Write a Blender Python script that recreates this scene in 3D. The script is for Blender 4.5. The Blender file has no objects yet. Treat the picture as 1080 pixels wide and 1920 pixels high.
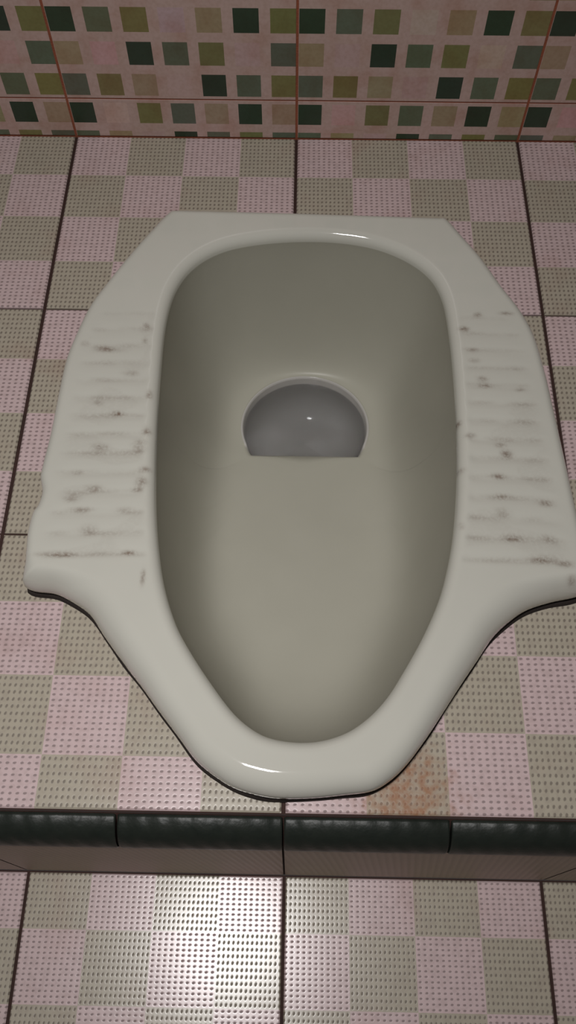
import bpy, bmesh, math, random
import numpy as np
from mathutils import Vector, noise
random.seed(4)
sc = bpy.context.scene
COL = sc.collection

# ------------------------------------------------------------------ helpers
def lin(r, g, b):
    f = lambda c: (c / 255 / 12.92) if c / 255 <= .04045 else ((c / 255 + .055) / 1.055) ** 2.4
    return (f(r), f(g), f(b), 1.0)

def link(o, kind=None, label=None, cat=None, parent=None):
    COL.objects.link(o)
    if kind: o['kind'] = kind
    if label: o['label'] = label
    if cat: o['category'] = cat
    if parent: o.parent = parent
    return o

class NT:
    """small node-graph writer"""
    def __init__(s, name):
        s.m = bpy.data.materials.new(name); s.m.use_nodes = True
        s.t = s.m.node_tree; s.t.nodes.clear()
        s.out = s.n('ShaderNodeOutputMaterial')
        s.b = s.n('ShaderNodeBsdfPrincipled')
        s.t.links.new(s.b.outputs[0], s.out.inputs[0])
    def n(s, ty, **kw):
        nd = s.t.nodes.new(ty)
        for k, v in kw.items(): setattr(nd, k, v)
        return nd
    def put(s, sock, v):
        if hasattr(v, 'is_output') or isinstance(v, bpy.types.NodeSocket): s.t.links.new(v, sock)
        else: sock.default_value = v
    def math(s, op, a, b=None, c=None, clamp=False):
        nd = s.n('ShaderNodeMath', operation=op); nd.use_clamp = clamp
        s.put(nd.inputs[0], a)
        if b is not None: s.put(nd.inputs[1], b)
        if c is not None: s.put(nd.inputs[2], c)
        return nd.outputs[0]
    def mix(s, f, a, b, blend='MIX'):
        nd = s.n('ShaderNodeMix', data_type='RGBA', blend_type=blend)
        s.put(nd.inputs[0], f); s.put(nd.inputs[6], a); s.put(nd.inputs[7], b)
        return nd.outputs[2]
    def step(s, v, a, b, lo=0.0, hi=1.0):
        nd = s.n('ShaderNodeMapRange', interpolation_type='SMOOTHSTEP')
        s.put(nd.inputs[0], v)
        for i, q in enumerate((a, b, lo, hi)): s.put(nd.inputs[i + 1], q)
        return nd.outputs[0]
    def noise(s, vec, scale, detail=2.0, rough=.5):
        nd = s.n('ShaderNodeTexNoise')
        s.put(nd.inputs['Vector'], vec); nd.inputs['Scale'].default_value = scale
        nd.inputs['Detail'].default_value = detail; nd.inputs['Roughness'].default_value = rough
        return nd.outputs[0]
    def sep(s, v):
        nd = s.n('ShaderNodeSeparateXYZ'); s.put(nd.inputs[0], v); return nd.outputs
    def bump(s, h, dist, strength=1.0):
        nd = s.n('ShaderNodeBump'); nd.inputs['Distance'].default_value = dist
        nd.inputs['Strength'].default_value = strength; s.put(nd.inputs['Height'], h)
        s.t.links.new(nd.outputs[0], s.b.inputs['Normal'])
    def pos(s): return s.n('ShaderNodeTexCoord').outputs['Object']
    def set(s, **kw):
        for k, v in kw.items(): s.put(s.b.inputs[k.replace('_', ' ')], v)

# ------------------------------------------------------------------ materials
PINK, GREEN = lin(202, 180, 180), lin(173, 165, 149)

def mat_floor_tile():
    g = NT('checked_floor_tile')
    uv = g.n('ShaderNodeUVMap'); uv.uv_map = 'UVMap'
    u, v, _ = g.sep(uv.outputs[0])
    P = g.pos()
    i = g.math('FLOOR', g.math('DIVIDE', u, .05)); j = g.math('FLOOR', g.math('DIVIDE', v, .05))
    par = g.math('MODULO', g.math('ADD', g.math('ADD', i, j), 400), 2.0)
    base = g.mix(par, PINK, GREEN)
    # printed and pressed dots: flat ovals on the pink checks, upright ovals on the green ones
    n1 = g.noise(P, 800, 1)
    nx = g.math('ADD', 11.0, g.math('MULTIPLY', par, 3.0)); ny = g.math('SUBTRACT', 14.0, g.math('MULTIPLY', par, 3.0))
    dx = g.math('SUBTRACT', g.math('FRACT', g.math('MULTIPLY', g.math('DIVIDE', u, .05), nx)), .5)
    dy = g.math('SUBTRACT', g.math('FRACT', g.math('MULTIPLY', g.math('DIVIDE', v, .05), ny)), .5)
    px = g.math('DIVIDE', dx, nx); py = g.math('DIVIDE', dy, ny)
    px = g.math('ADD', px, g.math('MULTIPLY', py, .18))
    ax = g.math('SUBTRACT', .0276, g.math('MULTIPLY', par, .0076)); ay = g.math('ADD', .0190, g.math('MULTIPLY', par, .0090))
    r = g.math('SQRT', g.math('ADD', g.math('POWER', g.math('DIVIDE', px, ax), 2.0), g.math('POWER', g.math('DIVIDE', py, ay), 2.0)))
    r = g.math('ADD', r, g.math('MULTIPLY', g.math('SUBTRACT', n1, .5), .5))
    dot = g.step(r, .55, 1.15, 1.0, 0.0)
    dcol = g.mix(par, lin(122, 104, 104), lin(104, 95, 84))
    c = g.mix(g.math('MULTIPLY', dot, .80), base, dcol)
    # patchy ageing of the print
    n2 = g.noise(P, 26, 3); n3 = g.noise(P, 210, 2)
    c = g.mix(g.step(n2, .5, .8, 0, .22), c, lin(150, 106, 92), 'MIX')
    c = g.mix(g.step(n3, .4, .7, 0, .16), c, lin(120, 104, 96))
    # rust stain at the foot of the pan
    st = g.n('ShaderNodeVectorMath', operation='DISTANCE'); g.put(st.inputs[0], P); st.inputs[1].default_value = (.072, -.570, 0)
    sm = g.math('ADD', st.outputs[1], g.math('MULTIPLY', g.math('SUBTRACT', g.noise(P, 120, 3), .5), .05))
    c = g.mix(g.math('MULTIPLY', g.step(sm, .010, .044, .75, 0), g.step(g.noise(P, 170, 4), .35, .65, .3, 1.0)), c, lin(150, 98, 62))
    g.set(Base_Color=c, Roughness=g.math('ADD', .235, g.math('MULTIPLY', dot, .4)), IOR=1.5, Specular_IOR_Level=.46)
    g.bump(g.step(r, .6, 1.5, 0.0, 1.0), .0002, .12)
    return g.m

def mat_grout(name, c1, c2):
    g = NT(name); P = g.pos()
    g.set(Base_Color=g.mix(g.noise(P, 60, 3), c1, c2), Roughness=.85)
    g.bump(g.noise(P, 700, 3), .0004)
    return g.m

def mat_wall_tile():
    g = NT('mosaic_wall_tile'); P = g.pos()
    at = g.n('ShaderNodeVertexColor'); at.layer_name = 'print'
    c = at.outputs[0]
    c = g.mix(g.step(g.noise(P, 45, 3), .4, .75, 0, .4), c, lin(225, 190, 170), 'MULTIPLY')
    c = g.mix(g.step(g.noise(P, 330, 2), .35, .7, 0, .3), c, lin(222, 214, 200), 'MULTIPLY')
    g.set(Base_Color=c, Roughness=.32)
    g.bump(g.noise(P, 160, 2), .0004, .35)
    return g.m

def mat_trim():
    g = NT('dark_green_edging'); P = g.pos()
    x, y, z = g.sep(P)
    ph = g.math('ADD', g.math('MULTIPLY', x, 500.0), g.math('MULTIPLY', z, 260.0))
    w = g.math('SINE', g.math('ADD', ph, g.math('MULTIPLY', g.noise(P, 90, 2), 3.0)))
    c = g.mix(g.noise(P, 150, 3), lin(27, 33, 29), lin(40, 44, 39))
    g.set(Base_Color=c, Roughness=.42, Specular_IOR_Level=.3)
    g.bump(g.math('ADD', w, g.math('MULTIPLY', g.noise(P, 420, 2), .8)), .0007, .3)
    return g.m

def mat_riser():
    g = NT('riser_tile'); P = g.pos()
    x, y, z = g.sep(P)
    w = g.math('SINE', g.math('ADD', g.math('MULTIPLY', x, 1300.0), g.math('MULTIPLY', z, 160.0)))
    c = g.mix(g.noise(P, 30, 3), lin(176, 158, 142), lin(164, 148, 132))
    c = g.mix(g.step(w, .2, 1.0, 0, .25), c, lin(130, 118, 104))
    g.set(Base_Color=c, Roughness=.5, Specular_IOR_Level=.25); g.bump(w, .0003, .4)
    return g.m

def mat_ceramic(name, c1, c2, dirty=False, rough=.06, spec=.5):
    g = NT(name); P = g.pos()
    c = g.mix(g.noise(P, 22, 3), c1, c2)
    if dirty:
        at = g.n('ShaderNodeAttribute'); at.attribute_name = 'dirt'
        d = g.math('MULTIPLY', at.outputs['Fac'], g.step(g.noise(P, 520, 3), .25, .62, .35, 1.0), clamp=True)
        c = g.mix(d, c, g.mix(g.noise(P, 240, 2), lin(108, 76, 58), lin(100, 84, 70)))
    g.set(Base_Color=c, Roughness=rough, IOR=1.5, Specular_IOR_Level=spec)
    g.bump(g.noise(P, 40, 2), .0008, .15)
    return g.m

def mat_water():
    g = NT('still_water'); P = g.pos()
    g.set(Base_Color=lin(226, 228, 230), Roughness=.03, IOR=1.33, Transmission_Weight=1.0)
    return g.m

M = dict(tile=mat_floor_tile(), grout=mat_grout('dark_grout', lin(40, 24, 20), lin(62, 36, 28)),
         wgrout=mat_grout('rusty_wall_grout', lin(172, 102, 72), lin(130, 70, 50)),
         wall=mat_wall_tile(), trim=mat_trim(), riser=mat_riser(),
         cer=mat_ceramic('glazed_ceramic', lin(200, 199, 189), lin(194, 193, 183), True),
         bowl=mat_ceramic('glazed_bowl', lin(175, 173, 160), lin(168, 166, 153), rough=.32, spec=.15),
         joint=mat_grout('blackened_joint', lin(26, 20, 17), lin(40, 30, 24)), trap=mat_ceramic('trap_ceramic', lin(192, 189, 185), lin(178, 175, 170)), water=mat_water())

# ------------------------------------------------------------------ traced plan of the pan (metres)
OUT = [(-0.0957, -0.1185), (-0.0843, -0.1186), (-0.0493, -0.1192), (0.0098, -0.1203), (0.0642, -0.1218), (0.1033, -0.1229), (0.1172, -0.1232), (0.1229, -0.1235), (0.1345, -0.1419), (0.1477, -0.1643), (0.1617, -0.1941), (0.1737, -0.2176), (0.1814, -0.2404), (0.1857, -0.2722), (0.1886, -0.3118), (0.1912, -0.3513), (0.1936, -0.3885), (0.1951, -0.4083), (0.1955, -0.4237), (0.1991, -0.4328), (0.2002, -0.4398), (0.1915, -0.4441), (0.1734, -0.4482), (0.1569, -0.4541), (0.1437, -0.4632), (0.1323, -0.4742), (0.1207, -0.4901), (0.1093, -0.5058), (0.0946, -0.5269), (0.0856, -0.5395), (0.0735, -0.5547), (0.0634, -0.5642), (0.0521, -0.5706), (0.0345, -0.5733), (0.0186, -0.5751), (0.0001, -0.5758), (-0.0133, -0.5745), (-0.0294, -0.5702), (-0.0427, -0.5627), (-0.0529, -0.5547), (-0.0635, -0.5421), (-0.0782, -0.5247), (-0.0895, -0.5107), (-0.101, -0.4974), (-0.1169, -0.4779), (-0.1293, -0.462), (-0.1428, -0.4529), (-0.1541, -0.4479), (-0.1686, -0.4462), (-0.1744, -0.4433), (-0.1744, -0.4385), (-0.1726, -0.4301), (-0.1738, -0.4108), (-0.1726, -0.3956), (-0.1701, -0.3907), (-0.1687, -0.3805), (-0.1707, -0.3722), (-0.1718, -0.3672), (-0.1696, -0.3335), (-0.1687, -0.2995), (-0.1671, -0.2685), (-0.1624, -0.2437), (-0.1554, -0.2179), (-0.1456, -0.1965), (-0.1317, -0.1689), (-0.1171, -0.1431), (-0.1018, -0.1195)]
INN = [(0.0099, -0.1471), (0.0377, -0.1483), (0.0632, -0.1536), (0.0841, -0.1634), (0.1003, -0.1764), (0.1099, -0.1903), (0.1157, -0.2099), (0.1181, -0.2406), (0.1187, -0.2772), (0.1181, -0.3143), (0.1166, -0.3452), (0.1141, -0.3747), (0.1097, -0.4068), (0.1046, -0.4299), (0.0977, -0.4523), (0.0861, -0.4774), (0.0717, -0.5022), (0.0614, -0.5176), (0.0498, -0.5297), (0.0369, -0.5385), (0.0211, -0.5437), (0.0053, -0.5446), (-0.0106, -0.5418), (-0.0219, -0.5357), (-0.0319, -0.527), (-0.044, -0.5122), (-0.0583, -0.4923), (-0.0698, -0.4731), (-0.0793, -0.448), (-0.0853, -0.4218), (-0.0899, -0.3904), (-0.0935, -0.3487), (-0.0955, -0.3088), (-0.0964, -0.2712), (-0.0965, -0.2416), (-0.0948, -0.2186), (-0.0909, -0.2001), (-0.083, -0.1827), (-0.0701, -0.1681), (-0.0516, -0.1572), (-0.0221, -0.1499)]
SPOTS = [(-0.1532, -0.2582, 0.0029, 0.0021), (-0.1375, -0.3099, 0.0029, 0.0021), (-0.1316, -0.3475, 0.005, 0.0029), (-0.145, -0.3668, 0.0036, 0.0017), (-0.1461, -0.3865, 0.005, 0.0034), (-0.1323, -0.4101, 0.005, 0.0034), (-0.1326, -0.379, 0.005, 0.0025), (-0.1005, -0.3743, 0.0036, 0.0042), (-0.1025, -0.3797, 0.0036, 0.0021), (-0.1169, -0.2841, 0.005, 0.0021), (-0.1092, -0.255, 0.0018, 0.0025), (-0.1016, -0.3025, 0.0022, 0.0034), (-0.1044, -0.3448, 0.0043, 0.0042), (-0.0989, -0.3639, 0.0036, 0.0025), (-0.1093, -0.3948, 0.005, 0.0021), (-0.1492, -0.4285, 0.0126, 0.0017), (-0.1043, -0.4258, 0.0043, 0.0017), (-0.0929, -0.4425, 0.0014, 0.0059), (-0.1396, -0.3953, 0.0072, 0.0017), (-0.1094, -0.2401, 0.0022, 0.0017), (-0.1368, -0.2628, 0.0108, 0.0025), (-0.1229, -0.3187, 0.0036, 0.0017), (-0.1007, -0.333, 0.0029, 0.0034), (0.1326, -0.2593, 0.0043, 0.0021), (0.1338, -0.2689, 0.0036, 0.0021), (0.1384, -0.2845, 0.0036, 0.0021), (0.139, -0.2901, 0.005, 0.0025), (0.1282, -0.2396, 0.0036, 0.0025), (0.1644, -0.2934, 0.0036, 0.0017), (0.1261, -0.3331, 0.0036, 0.0021), (0.1496, -0.347, 0.0036, 0.0034), (0.1424, -0.3648, 0.0043, 0.0021), (0.1445, -0.3803, 0.005, 0.0017), (0.1719, -0.3851, 0.005, 0.0025), (0.1423, -0.3928, 0.005, 0.0029), (0.1485, -0.4115, 0.0072, 0.0021), (0.1677, -0.4264, 0.0108, 0.0021), (0.1832, -0.4396, 0.0029, 0.0025), (0.1174, -0.3602, 0.0029, 0.0025), (0.1184, -0.3214, 0.0022, 0.0034), (0.1142, -0.4028, 0.0022, 0.0021), (0.1712, -0.4115, 0.0036, 0.0025), (0.1458, -0.3406, 0.0036, 0.0021), (0.1794, -0.4292, 0.005, 0.0021), (0.1401, -0.2258, 0.0029, 0.0021), (0.1615, -0.2244, 0.005, 0.0017)]

def closed_spline(P, n):
    """centripetal-ish Catmull-Rom through the points, resampled evenly"""
    P = np.array(P); k = len(P); pts = []
    for i in range(k):
        p0, p1, p2, p3 = P[i - 1], P[i], P[(i + 1) % k], P[(i + 2) % k]
        L = np.linalg.norm(p2 - p1)
        m1 = (p2 - p0) * L / (np.linalg.norm(p2 - p1) + np.linalg.norm(p1 - p0))
        m2 = (p3 - p1) * L / (np.linalg.norm(p3 - p2) + np.linalg.norm(p2 - p1))
        for t in np.linspace(0, 1, 24, endpoint=False):
            pts.append((2*t**3-3*t**2+1)*p1 + (t**3-2*t**2+t)*m1 + (-2*t**3+3*t**2)*p2 + (t**3-t**2)*m2)
    return np.array(pts)

def radial(P, c, ang):
    """point of the closed curve P on each ray from c"""
    d = P - c; a = np.unwrap(np.arctan2(d[:, 1], d[:, 0]))
    if a[-1] < a[0]: P = P[::-1]; a = a[::-1]
    A = np.concatenate([a - 2*np.pi, a, a + 2*np.pi]); Q = np.concatenate([P] * 3)
    o = np.argsort(A, kind='stable'); A, Q = A[o], Q[o]
    mid = A[len(A)//2]
    ang = (ang - mid + np.pi) % (2*np.pi) - np.pi + mid
    return np.stack([np.interp(ang, A, Q[:, 0]), np.interp(ang, A, Q[:, 1])], 1)

def dist(V, P):
    """distance of every V to the closed polyline P"""
    A = P; B = np.roll(P, -1, 0); AB = B - A; L2 = (AB**2).sum(1) + 1e-12
    out = np.empty(len(V))
    for s in range(0, len(V), 2000):
        W = V[s:s+2000, None, :] - A[None]
        t = np.clip((W * AB).sum(2) / L2, 0, 1)
        out[s:s+2000] = np.sqrt((((W - t[..., None] * AB)**2).sum(2)).min(1))
    return out

def inside(x, y, P):
    r = False; n = len(P); j = n - 1
    for i in range(n):
        if (P[i][1] > y) != (P[j][1] > y) and x < (P[j][0]-P[i][0])*(y-P[i][1])/(P[j][1]-P[i][1]) + P[i][0]: r = not r
        j = i
    return r

sm = lambda x, a, b: (lambda t: t*t*(3-2*t))(np.clip((x-a)/(b-a), 0, 1))

OC, IC = closed_spline(OUT, 0), closed_spline(INN, 0)
N = 960
CEN = np.array([.0105, -.33]); HOLE = np.array([.0115, -.2405])
# even spacing along the outer edge
s = np.concatenate([[0], np.cumsum(np.linalg.norm(np.diff(np.vstack([OC, OC[:1]]), axis=0), axis=1))])
q = np.linspace(0, s[-1], N, endpoint=False); OX = np.vstack([OC, OC[:1]])
RO = np.stack([np.interp(q, s, OX[:, 0]), np.interp(q, s, OX[:, 1])], 1)
if np.cross(RO[0]-CEN, RO[5]-CEN) < 0: RO = RO[::-1]
ang = np.arctan2(RO[:, 1]-CEN[1], RO[:, 0]-CEN[0])
RI = radial(IC, CEN, ang)
ZT = .030

# --- deck: outer edge -> inner edge
tt = np.concatenate([[0, .0006, .002, .004, .007, .010, .013, .017], [0]*0])
ND = 46
rows = []
for k in range(ND + 1):
    f = k / ND; f = f - .11 * math.sin(2*math.pi*f) / 1.0 * .9
    rows.append(RO + (RI - RO) * f)
V2 = np.concatenate(rows)
DO, DI = dist(V2, OC), dist(V2, IC)
DO[:N] = 0; DI[-N:] = 0
z = np.full(len(V2), ZT)
R_OUT = .007 + (.0075 + .006*sm(np.abs(V2[:, 0]-.0105), .06, .13))*sm(-V2[:, 1], .425, .449); R_IN = .008
d = np.minimum(DO, R_OUT); z -= R_OUT*1.0 - np.sqrt(np.maximum(R_OUT**2 - (R_OUT-d)**2, 0))
d = np.clip(DI, 0, R_IN); z -= R_IN - np.sqrt(np.maximum(R_IN**2 - (R_IN-d)**2, 0))
# a faint fall of the deck towards the bowl
# corrugated treads
X, Y = V2[:, 0], V2[:, 1]
side = np.where(X < CEN[0], -1.0, 1.0)
yr = Y + .028*np.maximum(np.abs(X-CEN[0])-.09, 0)         # the ribs fan a little
PER = .01530; Y0 = -.4262
ph = (yr - Y0) / PER
mask = sm(DO, .009, .020)*sm(DI, .005, .012)*sm(yr, Y0-.0040, Y0)*(1-sm(yr, Y0+12.6*PER, Y0+13.3*PER))
mask *= np.where(np.abs(X-CEN[0]) > .07, 1, 0)
groove = (.5+.5*np.cos(2*np.pi*ph))**1.6
amp = .0007*sm(-Y, .22, .36)+.0003
z -= mask*amp*groove
# brown smudges caught in the grooves
dirt = np.zeros(len(V2))
nz = np.array([noise.noise((x*70, y*190, 3.1)) for x, y in V2])
nz2 = np.array([noise.noise((x*26, y*60, 9.7)) for x, y in V2])
dirt += mask*groove**4*(np.clip(.15+nz*.25+nz2*.15, 0, .32))
for (sx, sy, a, b) in SPOTS:
    e = ((X-sx)/(a*.9))**2 + ((Y-sy)/(b*.9))**2
    ok = e < 7
    dirt[ok] += .52*np.exp(-e[ok]**1.1*.8)*(1+1.2*nz[ok])
dirt += np.clip(nz2*1.0-.2, 0, .06)*mask
dirt = np.clip(dirt, 0, .85)

verts = [np.column_stack([V2, z])]
deck_faces = [(k*N+i, k*N+(i+1) % N, (k+1)*N+(i+1) % N, (k+1)*N+i) for k in range(ND) for i in range(N)]
base = len(V2)
# --- outer side wall, lip and undercut
def shrink(P, m):
    dd = np.roll(P, -3, 0) - np.roll(P, 3, 0); nn = np.stack([-dd[:, 1], dd[:, 0]], 1); nn /= np.linalg.norm(nn, axis=1)[:, None] + 1e-9
    return P + nn*m
sk_faces = []; prev = list(range(N))
for m, zz in ((.0002, .014), (.0006, .009), (.0012, .006), (.003, .0042), (.008, .0036), (.016, .0036), (.020, -.06)):
    verts.append(np.column_stack([shrink(RO, m), np.minimum(zz, z[:N]-.0008*(1+3*(zz < .012)))]))
    cur = list(range(base, base+N)); base += N
    sk_faces += [(cur[i], cur[(i+1) % N], prev[(i+1) % N], prev[i]) for i in range(N)]
    prev = cur
# --- bowl: inner edge -> drain mouth
angi = np.arctan2(RI[:, 1]-HOLE[1], RI[:, 0]-HOLE[0])
RH, LIP = .0570, -.2715
H = HOLE + RH*np.stack([np.cos(angi), np.sin(angi)*.95], 1)
low = H[:, 1] < LIP                                       # the straight lip cuts the round mouth
tl = (LIP-HOLE[1])/np.minimum(np.sin(angi), -1e-6)
Hl = HOLE + np.stack([tl*np.cos(angi), tl*np.sin(angi)], 1)
H = np.where(low[:, None], Hl, H)
ZI = ZT - R_IN
NB = 52
fr = np.linspace(0, 1, NB+1)**1.6
rowsB = [RI + (H-RI)*f for f in fr]
VB = np.concatenate(rowsB); DB = dist(VB, IC); DB[:N] = 0
def floor_z(y):
    fy = np.clip((LIP - y)/(.26), 0, 1)                   # 0 at the lip, 1 at the front
    zf = -.105 + .034*fy**1.2
    zr = -.1065
    return np.where(y < LIP, zf, zr + (-.105-zr)*np.clip((LIP+.030-y)/.030, 0, 1)**2)
# steep at the rim, flattening towards the drain; the longer the way, the flatter the floor
LEN = np.linalg.norm(H-RI, axis=1); FR = np.repeat(fr, N)
E0 = np.sqrt((LEN/.0245)**2 + .6)
kr = np.exp(-.5*(np.arange(-60, 61)/22)**2); kr /= kr.sum()
E0 = np.convolve(np.concatenate([E0[-60:], E0, E0[:60]]), kr, 'valid')
EXP = np.tile(E0, NB+1)
S = (1-(1-FR)**EXP)**.80
zB = ZI + (floor_z(VB[:, 1])-ZI)*S
# gentle fall towards the drain and rounded brim of the mouth
dm = np.concatenate([np.linalg.norm(r-H, axis=1) for r in rowsB])
# brim of the mouth: a fine raised bead round the back, a plain edge at the lip
ARC = np.clip((H[:, 1]-LIP)/.012, 0, 1)
zB -= .0015*np.clip(1-dm/.003, 0, 1)**2*np.tile(1-ARC, NB+1)
verts.append(np.column_stack([VB[N:], zB[N:]]))
ringB = [list(range((ND)*N, (ND+1)*N))]
for k in range(NB):
    ringB.append(list(range(base, base+N))); base += N
bowl_faces = [(ringB[k][i], ringB[k][(i+1) % N], ringB[k+1][(i+1) % N], ringB[k+1][i]) for k in range(NB) for i in range(N)]
# --- drain throat
zh = zB[-N:]
thr = []; prev = ringB[-1]
for j, (sc_, dz) in enumerate(((.992, .0009), (.978, .0009), (.962, -.0020), (.94, -.014), (.90, -.022), (.80, -.030), (.60, -.036), (.3, -.039), (.0005, -.040))):
    c2 = HOLE + np.array([0, .004])
    zz = zh + (dz*ARC - .003*(1-ARC)*(j+1) if j < 3 else dz) if j < 3 else np.minimum(zh + dz, zh) * (1-min(1, (j-2)/3)) + (-.116 + dz)*min(1, (j-2)/3)
    verts.append(np.column_stack([c2 + (H-c2)*sc_ - np.array([0, .004])*(1-sc_)*0, zz]))
    cur = list(range(base, base+N)); base += N
    thr += [(prev[i], prev[(i+1) % N], cur[(i+1) % N], cur[i]) for i in range(N)]
    prev = cur
ALL = np.concatenate(verts)

# full mesh once, for continuous normals over the seams between the parts
fm = bpy.data.meshes.new('full'); fm.from_pydata(ALL.tolist(), [], deck_faces+sk_faces+bowl_faces+thr); fm.update()
NRM = np.empty(len(ALL)*3); fm.vertices.foreach_get('normal', NRM); NRM = NRM.reshape(-1, 3)
bpy.data.meshes.remove(fm)
DIRT = np.zeros(len(ALL)); DIRT[:len(V2)] = dirt

def part(name, faces, mat, parent, label=None):
    ids = sorted({i for f in faces for i in f}); mp = {v: k for k, v in enumerate(ids)}
    me = bpy.data.meshes.new(name)
    me.from_pydata((ALL[ids]).tolist(), [], [[mp[i] for i in f] for f in faces]); me.update()
    at = me.attributes.new('dirt', 'FLOAT', 'POINT'); at.data.foreach_set('value', DIRT[ids].astype(np.float32))
    me.polygons.foreach_set('use_smooth', [True]*len(me.polygons))
    me.normals_split_custom_set_from_vertices(NRM[ids].tolist())
    me.materials.append(mat)
    return link(bpy.data.objects.new(name, me), label=label, parent=parent)

toilet = link(bpy.data.objects.new('squat_toilet', None),
              label='pale grey-green ceramic squat toilet with ribbed brown-stained foot treads set in the checked floor', cat='toilet')
tl_f, tr_f, rim_f = [], [], []
fc = np.array([[V2[f[0]][0], V2[f[0]][1]] for f in deck_faces])
fdo = np.array([min(DO[i] for i in f) for f in deck_faces]); fdi = np.array([min(DI[i] for i in f) for f in deck_faces])
fyr = np.array([yr[f[0]] for f in deck_faces])
tread = (fdo > .0085) & (fdi > .0045) & (fyr > Y0-.0045) & (fyr < Y0+13.4*PER) & (np.abs(fc[:, 0]-CEN[0]) > .07)
for f, is_t, c in zip(deck_faces, tread, fc): (rim_f if not is_t else tl_f if c[0] < CEN[0] else tr_f).append(f)
part('rim', rim_f+sk_faces, M['cer'], toilet)
part('foot_tread', tl_f, M['cer'], toilet, 'left ribbed foot tread with brown grime in its grooves')
part('foot_tread', tr_f, M['cer'], toilet, 'right ribbed foot tread with brown grime in its grooves')
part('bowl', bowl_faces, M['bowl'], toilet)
part('drain', thr, M['trap'], toilet, 'grey round drain mouth behind the straight lip')

# --- blackened joint between the pan and the tiles
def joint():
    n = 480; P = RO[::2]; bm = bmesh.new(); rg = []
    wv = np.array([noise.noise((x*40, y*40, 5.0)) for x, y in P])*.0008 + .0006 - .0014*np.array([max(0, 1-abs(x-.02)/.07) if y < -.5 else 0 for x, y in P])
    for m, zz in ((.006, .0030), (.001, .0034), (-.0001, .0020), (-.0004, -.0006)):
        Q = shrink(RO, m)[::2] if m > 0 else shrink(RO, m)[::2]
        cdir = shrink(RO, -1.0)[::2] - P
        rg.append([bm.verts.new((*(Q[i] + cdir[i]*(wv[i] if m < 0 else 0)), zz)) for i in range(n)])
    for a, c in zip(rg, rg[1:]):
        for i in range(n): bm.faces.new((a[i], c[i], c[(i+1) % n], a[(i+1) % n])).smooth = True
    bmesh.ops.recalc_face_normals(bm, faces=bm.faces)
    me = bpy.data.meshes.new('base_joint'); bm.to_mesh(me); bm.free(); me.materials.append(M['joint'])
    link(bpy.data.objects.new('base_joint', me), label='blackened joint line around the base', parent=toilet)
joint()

# --- standing water in the drain
bm = bmesh.new()
wr = [bm.verts.new((c[0], c[1], -.1150)) for c in (HOLE+np.array([0, .004]) + (H-HOLE-np.array([0, .004]))*.962)]
for zz, k in ((-.0978, .990), ): pass
bm.faces.new(wr); bmesh.ops.recalc_face_normals(bm, faces=bm.faces)
for f in bm.faces:
    if f.normal.z < 0: f.normal_flip()
me = bpy.data.meshes.new('standing_water'); bm.to_mesh(me); bm.free(); me.materials.append(M['water'])
link(bpy.data.objects.new('standing_water', me), label='still grey water standing in the drain of the squat toilet', cat='water', kind='thing')

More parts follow.
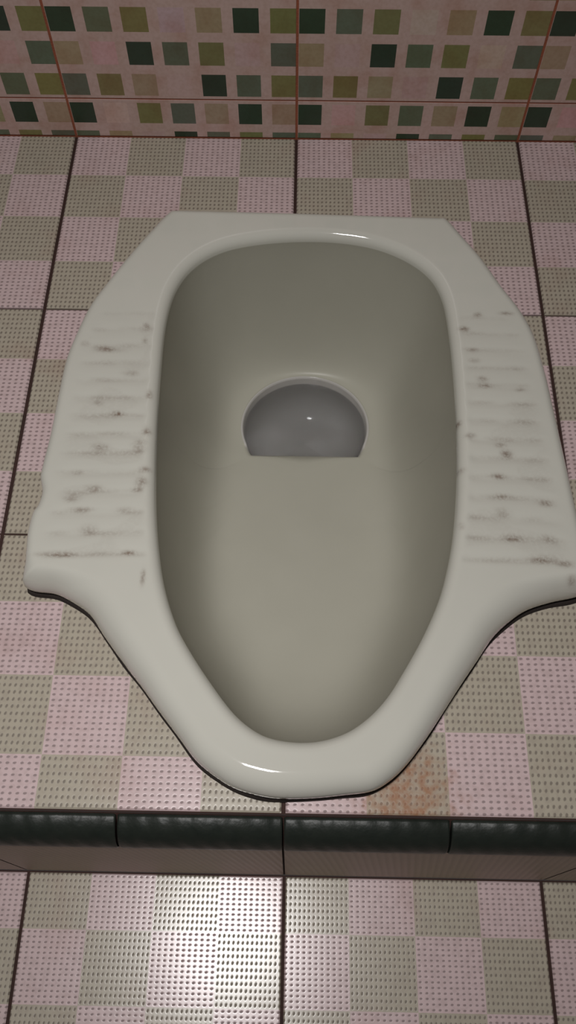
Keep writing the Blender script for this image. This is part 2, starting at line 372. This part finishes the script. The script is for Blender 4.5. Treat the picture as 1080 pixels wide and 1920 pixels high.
# ------------------------------------------------------------------ tiled floors
SHR = shrink(RO, .017)[::6].tolist()
def tile_floor(name, tiles, z0, bed, hole=None):
    """tiles: (x0, x1, y0, y1, u offset, v offset, tilt x, tilt y); bed: grout rectangle"""
    bm = bmesh.new(); uvl = bm.loops.layers.uv.new('UVMap')
    G, GY, CH = .0013, .0008, .0010
    for (x0, x1, y0, y1, du, dv, ax, ay) in tiles:
        near = hole is not None and x0 < .22 and x1 > -.2 and y0 < -.1
        nx = max(1, round((x1-x0)/.008)) if near else 1; ny = max(1, round((y1-y0)/.008)) if near else 1
        a, b, c_, d_ = x0+G+CH, x1-G-CH, y0+GY+CH, y1-GY-CH
        cx, cy = (x0+x1)/2, (y0+y1)/2
        xs = [x0+G] + [a+(b-a)*i/nx for i in range(nx+1)] + [x1-G]
        ys = [y0+GY] + [c_+(d_-c_)*i/ny for i in range(ny+1)] + [y1-GY]
        vs = {}
        for i, x in enumerate(xs):
            for j, y in enumerate(ys):
                edge = i in (0, len(xs)-1) or j in (0, len(ys)-1)
                vs[i, j] = bm.verts.new((x, y, z0 + (x-cx)*ax + (y-cy)*ay - (CH*.9 if edge else 0)))
        for i in range(len(xs)-1):
            for j in range(len(ys)-1):
                mx, my = (xs[i]+xs[i+1])/2, (ys[j]+ys[j+1])/2
                if near and inside(mx, my, hole): continue
                f = bm.faces.new((vs[i, j], vs[i+1, j], vs[i+1, j+1], vs[i, j+1])); f.material_index = 0
                for l in f.loops: l[uvl].uv = (l.vert.co.x+du, -l.vert.co.y+dv)
        # edges of the slab
        per = [(i, 0) for i in range(len(xs))] + [(len(xs)-1, j) for j in range(1, len(ys))] + [(i, len(ys)-1) for i in range(len(xs)-2, -1, -1)] + [(0, j) for j in range(len(ys)-2, 0, -1)]
        lowv = [bm.verts.new((vs[k].co.x, vs[k].co.y, z0-.006)) for k in per]
        for k in range(len(per)):
            k2 = (k+1) % len(per)
            if near and inside((vs[per[k]].co.x+vs[per[k2]].co.x)/2, (vs[per[k]].co.y+vs[per[k2]].co.y)/2, hole): continue
            f = bm.faces.new((vs[per[k]], lowv[k], lowv[k2], vs[per[k2]])); f.material_index = 0
            for l in f.loops: l[uvl].uv = (l.vert.co.x+du, -l.vert.co.y+dv)
    bx0, bx1, by0, by1 = bed
    st = .02 if hole is not None else .2
    nx, ny = round((bx1-bx0)/st), round((by1-by0)/st)
    gv = [[bm.verts.new((bx0+(bx1-bx0)*i/nx, by0+(by1-by0)*j/ny, z0-.0021)) for j in range(ny+1)] for i in range(nx+1)]
    for i in range(nx):
        for j in range(ny):
            m = (gv[i][j].co + gv[i+1][j+1].co)/2
            if hole is not None and inside(m.x, m.y, hole): continue
            bm.faces.new((gv[i][j], gv[i+1][j], gv[i+1][j+1], gv[i][j+1])).material_index = 1
    me = bpy.data.meshes.new(name); bm.to_mesh(me); bm.free()
    me.materials.append(M['tile']); me.materials.append(M['grout'])
    return link(bpy.data.objects.new(name, me), kind='structure')

EDGE = -.5825
rt = lambda a=.0015: random.uniform(-a, a)
tiles = []
for i in range(-6, 6):
    x0, x1 = .2*i, .2*i+.2
    tiles.append((x0, x1, -.2, 0.0, 0, 0, rt(), rt()))
    tiles.append((x0, x1, -.4, -.2, 0, 0, rt(), rt()))
    if i < 0: tiles.append((x0, x1, EDGE, -.4, .05, 0, rt(), rt()))
    else:     tiles.append((x0, x1, EDGE, -.4, 0, -.0322-.0, rt(), rt()))
tile_floor('floor', tiles, 0.0, (-1.2, 1.2, EDGE, 0.0), SHR)

LZ, RB = -.1835, -.6050
tiles = []
for i in range(-6, 6):
    x0, x1 = .2*i, .2*i+.2
    yb = RB
    for y1 in (-.5958, -.7958, -.9958, -1.1958):
        tiles.append((x0, x1, y1-.2, min(y1, RB-.0005), .05, -.5958, rt(.002), rt(.002)))
tile_floor('floor_lower', tiles, LZ, (-1.2, 1.2, -1.3958, RB))

# ------------------------------------------------------------------ step: riser and rounded dark edging
def strip(name, prof, x0, x1, mat, kind='structure', caps=True, smooth=True):
    """prof: list of (y, z); swept along x with softened ends"""
    bm = bmesh.new(); e = .0012
    cy = sum(p[0] for p in prof)/len(prof); cz = sum(p[1] for p in prof)/len(prof)
    rings = []
    for x, k in ((x0, .94), (x0+e, 1), (x1-e, 1), (x1, .94)):
        rings.append([bm.verts.new((x, cy+(y-cy)*k, cz+(zz-cz)*k)) for y, zz in prof])
    n = len(prof)
    for a, b in zip(rings, rings[1:]):
        for i in range(n): bm.faces.new((a[i], a[(i+1) % n], b[(i+1) % n], b[i])).smooth = smooth
    bm.faces.new(rings[0][::-1]); bm.faces.new(rings[-1])
    bmesh.ops.recalc_face_normals(bm, faces=bm.faces)
    me = bpy.data.meshes.new(name); bm.to_mesh(me); bm.free(); me.materials.append(mat)
    return link(bpy.data.objects.new(name, me), kind=kind)

rq = .0175
prof = [(EDGE-.0012-rq*math.sin(a), -.0005-.019+.019*math.cos(a)) for a in [math.pi/2*k/12 for k in range(13)]] + [(EDGE-.0012-rq, -.0215), (EDGE-.0012, -.0215)]
for k in range(24):
    x0 = -1.2+.1*k
    strip('trim_%d' % (k+1), prof, x0+.0006, x0+.0994, M['trim'])
bm = bmesh.new()
def quad(p, mi=0):
    f = bm.faces.new([bm.verts.new(q) for q in p]); f.material_index = mi
for k in range(12):
    x0, x1 = -1.2+.2*k+.0007, -1.2+.2*k+.1993
    quad([(x0, EDGE-.0178, -.0222), (x0, RB, LZ+.006), (x1, RB, LZ+.006), (x1, EDGE-.0178, -.0222)])
quad([(-1.2, EDGE-.0005, -.0005), (-1.2, EDGE-.0160, -.02), (1.2, EDGE-.0160, -.02), (1.2, EDGE-.0005, -.0005)], 1)
quad([(-1.2, EDGE-.0160, -.02), (-1.2, RB+.0010, LZ-.004), (1.2, RB+.0010, LZ-.004), (1.2, EDGE-.0160, -.02)], 1)
me = bpy.data.meshes.new('wall_step'); bm.to_mesh(me); bm.free(); me.materials.append(M['riser']); me.materials.append(M['grout'])
link(bpy.data.objects.new('wall_step', me), kind='structure')

# ------------------------------------------------------------------ back wall of mosaic-print tiles
CW = {'D': lin(46, 66, 48), 'G': lin(102, 112, 92), 'O': lin(130, 128, 80), 'L': lin(166, 154, 122), 'P': lin(205, 176, 172)}
BASE = lin(200, 174, 166)
LOWROWS = ['DPOGLDL', 'GLPDGOG', 'OGDLPOG', 'DOGPLDO', 'LPDGOPG', 'GODLOGP']     # downward from the top of the lowest tile
UPROWS = ['GOLPDGO', 'LPDGOPG', 'DGOPLDO', 'LPOPLPO', 'PDGOLPD', 'OLPDGOP', 'GPLOPDG', 'DOGPLDO']   # upward from the grout line
bm = bmesh.new(); cl = bm.loops.layers.float_color.new('print')
def wquad(x0, x1, z0, z1, col, y=0.0, mi=0, pts=None):
    f = bm.faces.new([bm.verts.new(p) for p in (pts or ((x0, y, z0), (x1, y, z0), (x1, y, z1), (x0, y, z1)))])
    f.material_index = mi
    for l in f.loops: l[cl] = col
HG = .0388
def wall_tile(x0, z0, z1, cells, up):
    """print laid out from the grouted edge; cells: row strings"""
    a, b, c, d = x0+.0011, x0+.1989, z0, z1
    if up: zr = [(HG+.0026+.0288*k, HG+.0026+.0288*k+.0205) for k in range(len(cells))]
    else:  zr = [(HG-.0038-.0205-.0288*k, HG-.0038-.0288*k) for k in range(len(cells))][::-1]; cells = cells[::-1]
    off = z0 - HG if up else 0
    if up: zr = [(p+off-.0000, q_+off) for p, q_ in zr]
    zc = c
    def row(za, zb, cs):
        if zb - za < 1e-5: return
        if cs is None: wquad(a, b, za, zb, BASE, -.0006); return
        xc = a
        for k, ch in enumerate(cs):
            p = x0+.0014+k*.0295; q_ = p+.0205
            if k == 6: q_ = min(q_, b)
            wquad(xc, p, za, zb, BASE, -.0006)
            col = [v*random.uniform(.9, 1.1) for v in CW[ch][:3]]+[1]
            wquad(p, q_, za, zb, col, -.0006); xc = q_
        if b > xc+1e-5: wquad(xc, b, za, zb, BASE, -.0006)
    for (p, q_), cs in zip(zr, cells):
        p2, q2 = max(p, c), min(q_, d)
        if q2 <= p2: continue
        row(zc, p2, None); row(p2, q2, cs); zc = q2
    row(zc, d, None)
    # slab edges
    e = .0006
    for pts in (((a, -e, c), (a, 0, c), (a, 0, d), (a, -e, d)), ((b, 0, c), (b, -e, c), (b, -e, d), (b, 0, d)),
                ((a, -e, d), (b, -e, d), (b, 0, d), (a, 0, d)), ((a, 0, c), (b, 0, c), (b, -e, c), (a, -e, c))):
        wquad(0, 0, 0, 0, BASE, pts=pts)
for k in range(-6, 6):
    wall_tile(.2*k, .0009, HG-.0008, LOWROWS, False)
    zb = HG
    while zb < 1.9:
        wall_tile(.2*k, zb+.0008, zb+.2480, UPROWS, True); zb += .2488
wquad(-1.2, 1.2, -.01, 2.05, BASE, 0.0, 1)
me = bpy.data.meshes.new('wall_back'); bm.to_mesh(me); bm.free(); me.materials.append(M['wall']); me.materials.append(M['wgrout'])
link(bpy.data.objects.new('wall_back', me), kind='structure')

# ------------------------------------------------------------------ light, world, camera
ld = bpy.data.lights.new('ceiling_lamp', 'AREA'); ld.shape = 'RECTANGLE'; ld.size = .13; ld.size_y = .12; ld.spread = math.radians(88)
ld.energy = 2.65; ld.color = (1.0, .975, .965)
lo = bpy.data.objects.new('ceiling_lamp', ld); lo.location = (-.129, -.652, 1.25); lo.rotation_euler = (Vector((-.06, -.50, 0))-lo.location).to_track_quat('-Z', 'Y').to_euler(); COL.objects.link(lo)
w = bpy.data.worlds.new('world'); sc.world = w; w.use_nodes = True
w.node_tree.nodes['Background'].inputs[0].default_value = (.95, .86, .84, 1); w.node_tree.nodes['Background'].inputs[1].default_value = .035

cd = bpy.data.cameras.new('camera'); cam = bpy.data.objects.new('camera', cd); COL.objects.link(cam)
cam.location = (.0049, -.6486, .5352); cam.rotation_euler = (.4655, .0017, .0180)
cd.sensor_fit = 'VERTICAL'; cd.sensor_height = 24; cd.lens = 1589.83/1920*24; cd.clip_start = .01
sc.camera = cam
vs_ = sc.view_settings; vs_.view_transform = 'Standard'; vs_.look = 'None'; vs_.gamma = 1; vs_.exposure = 0; vs_.use_curve_mapping = False
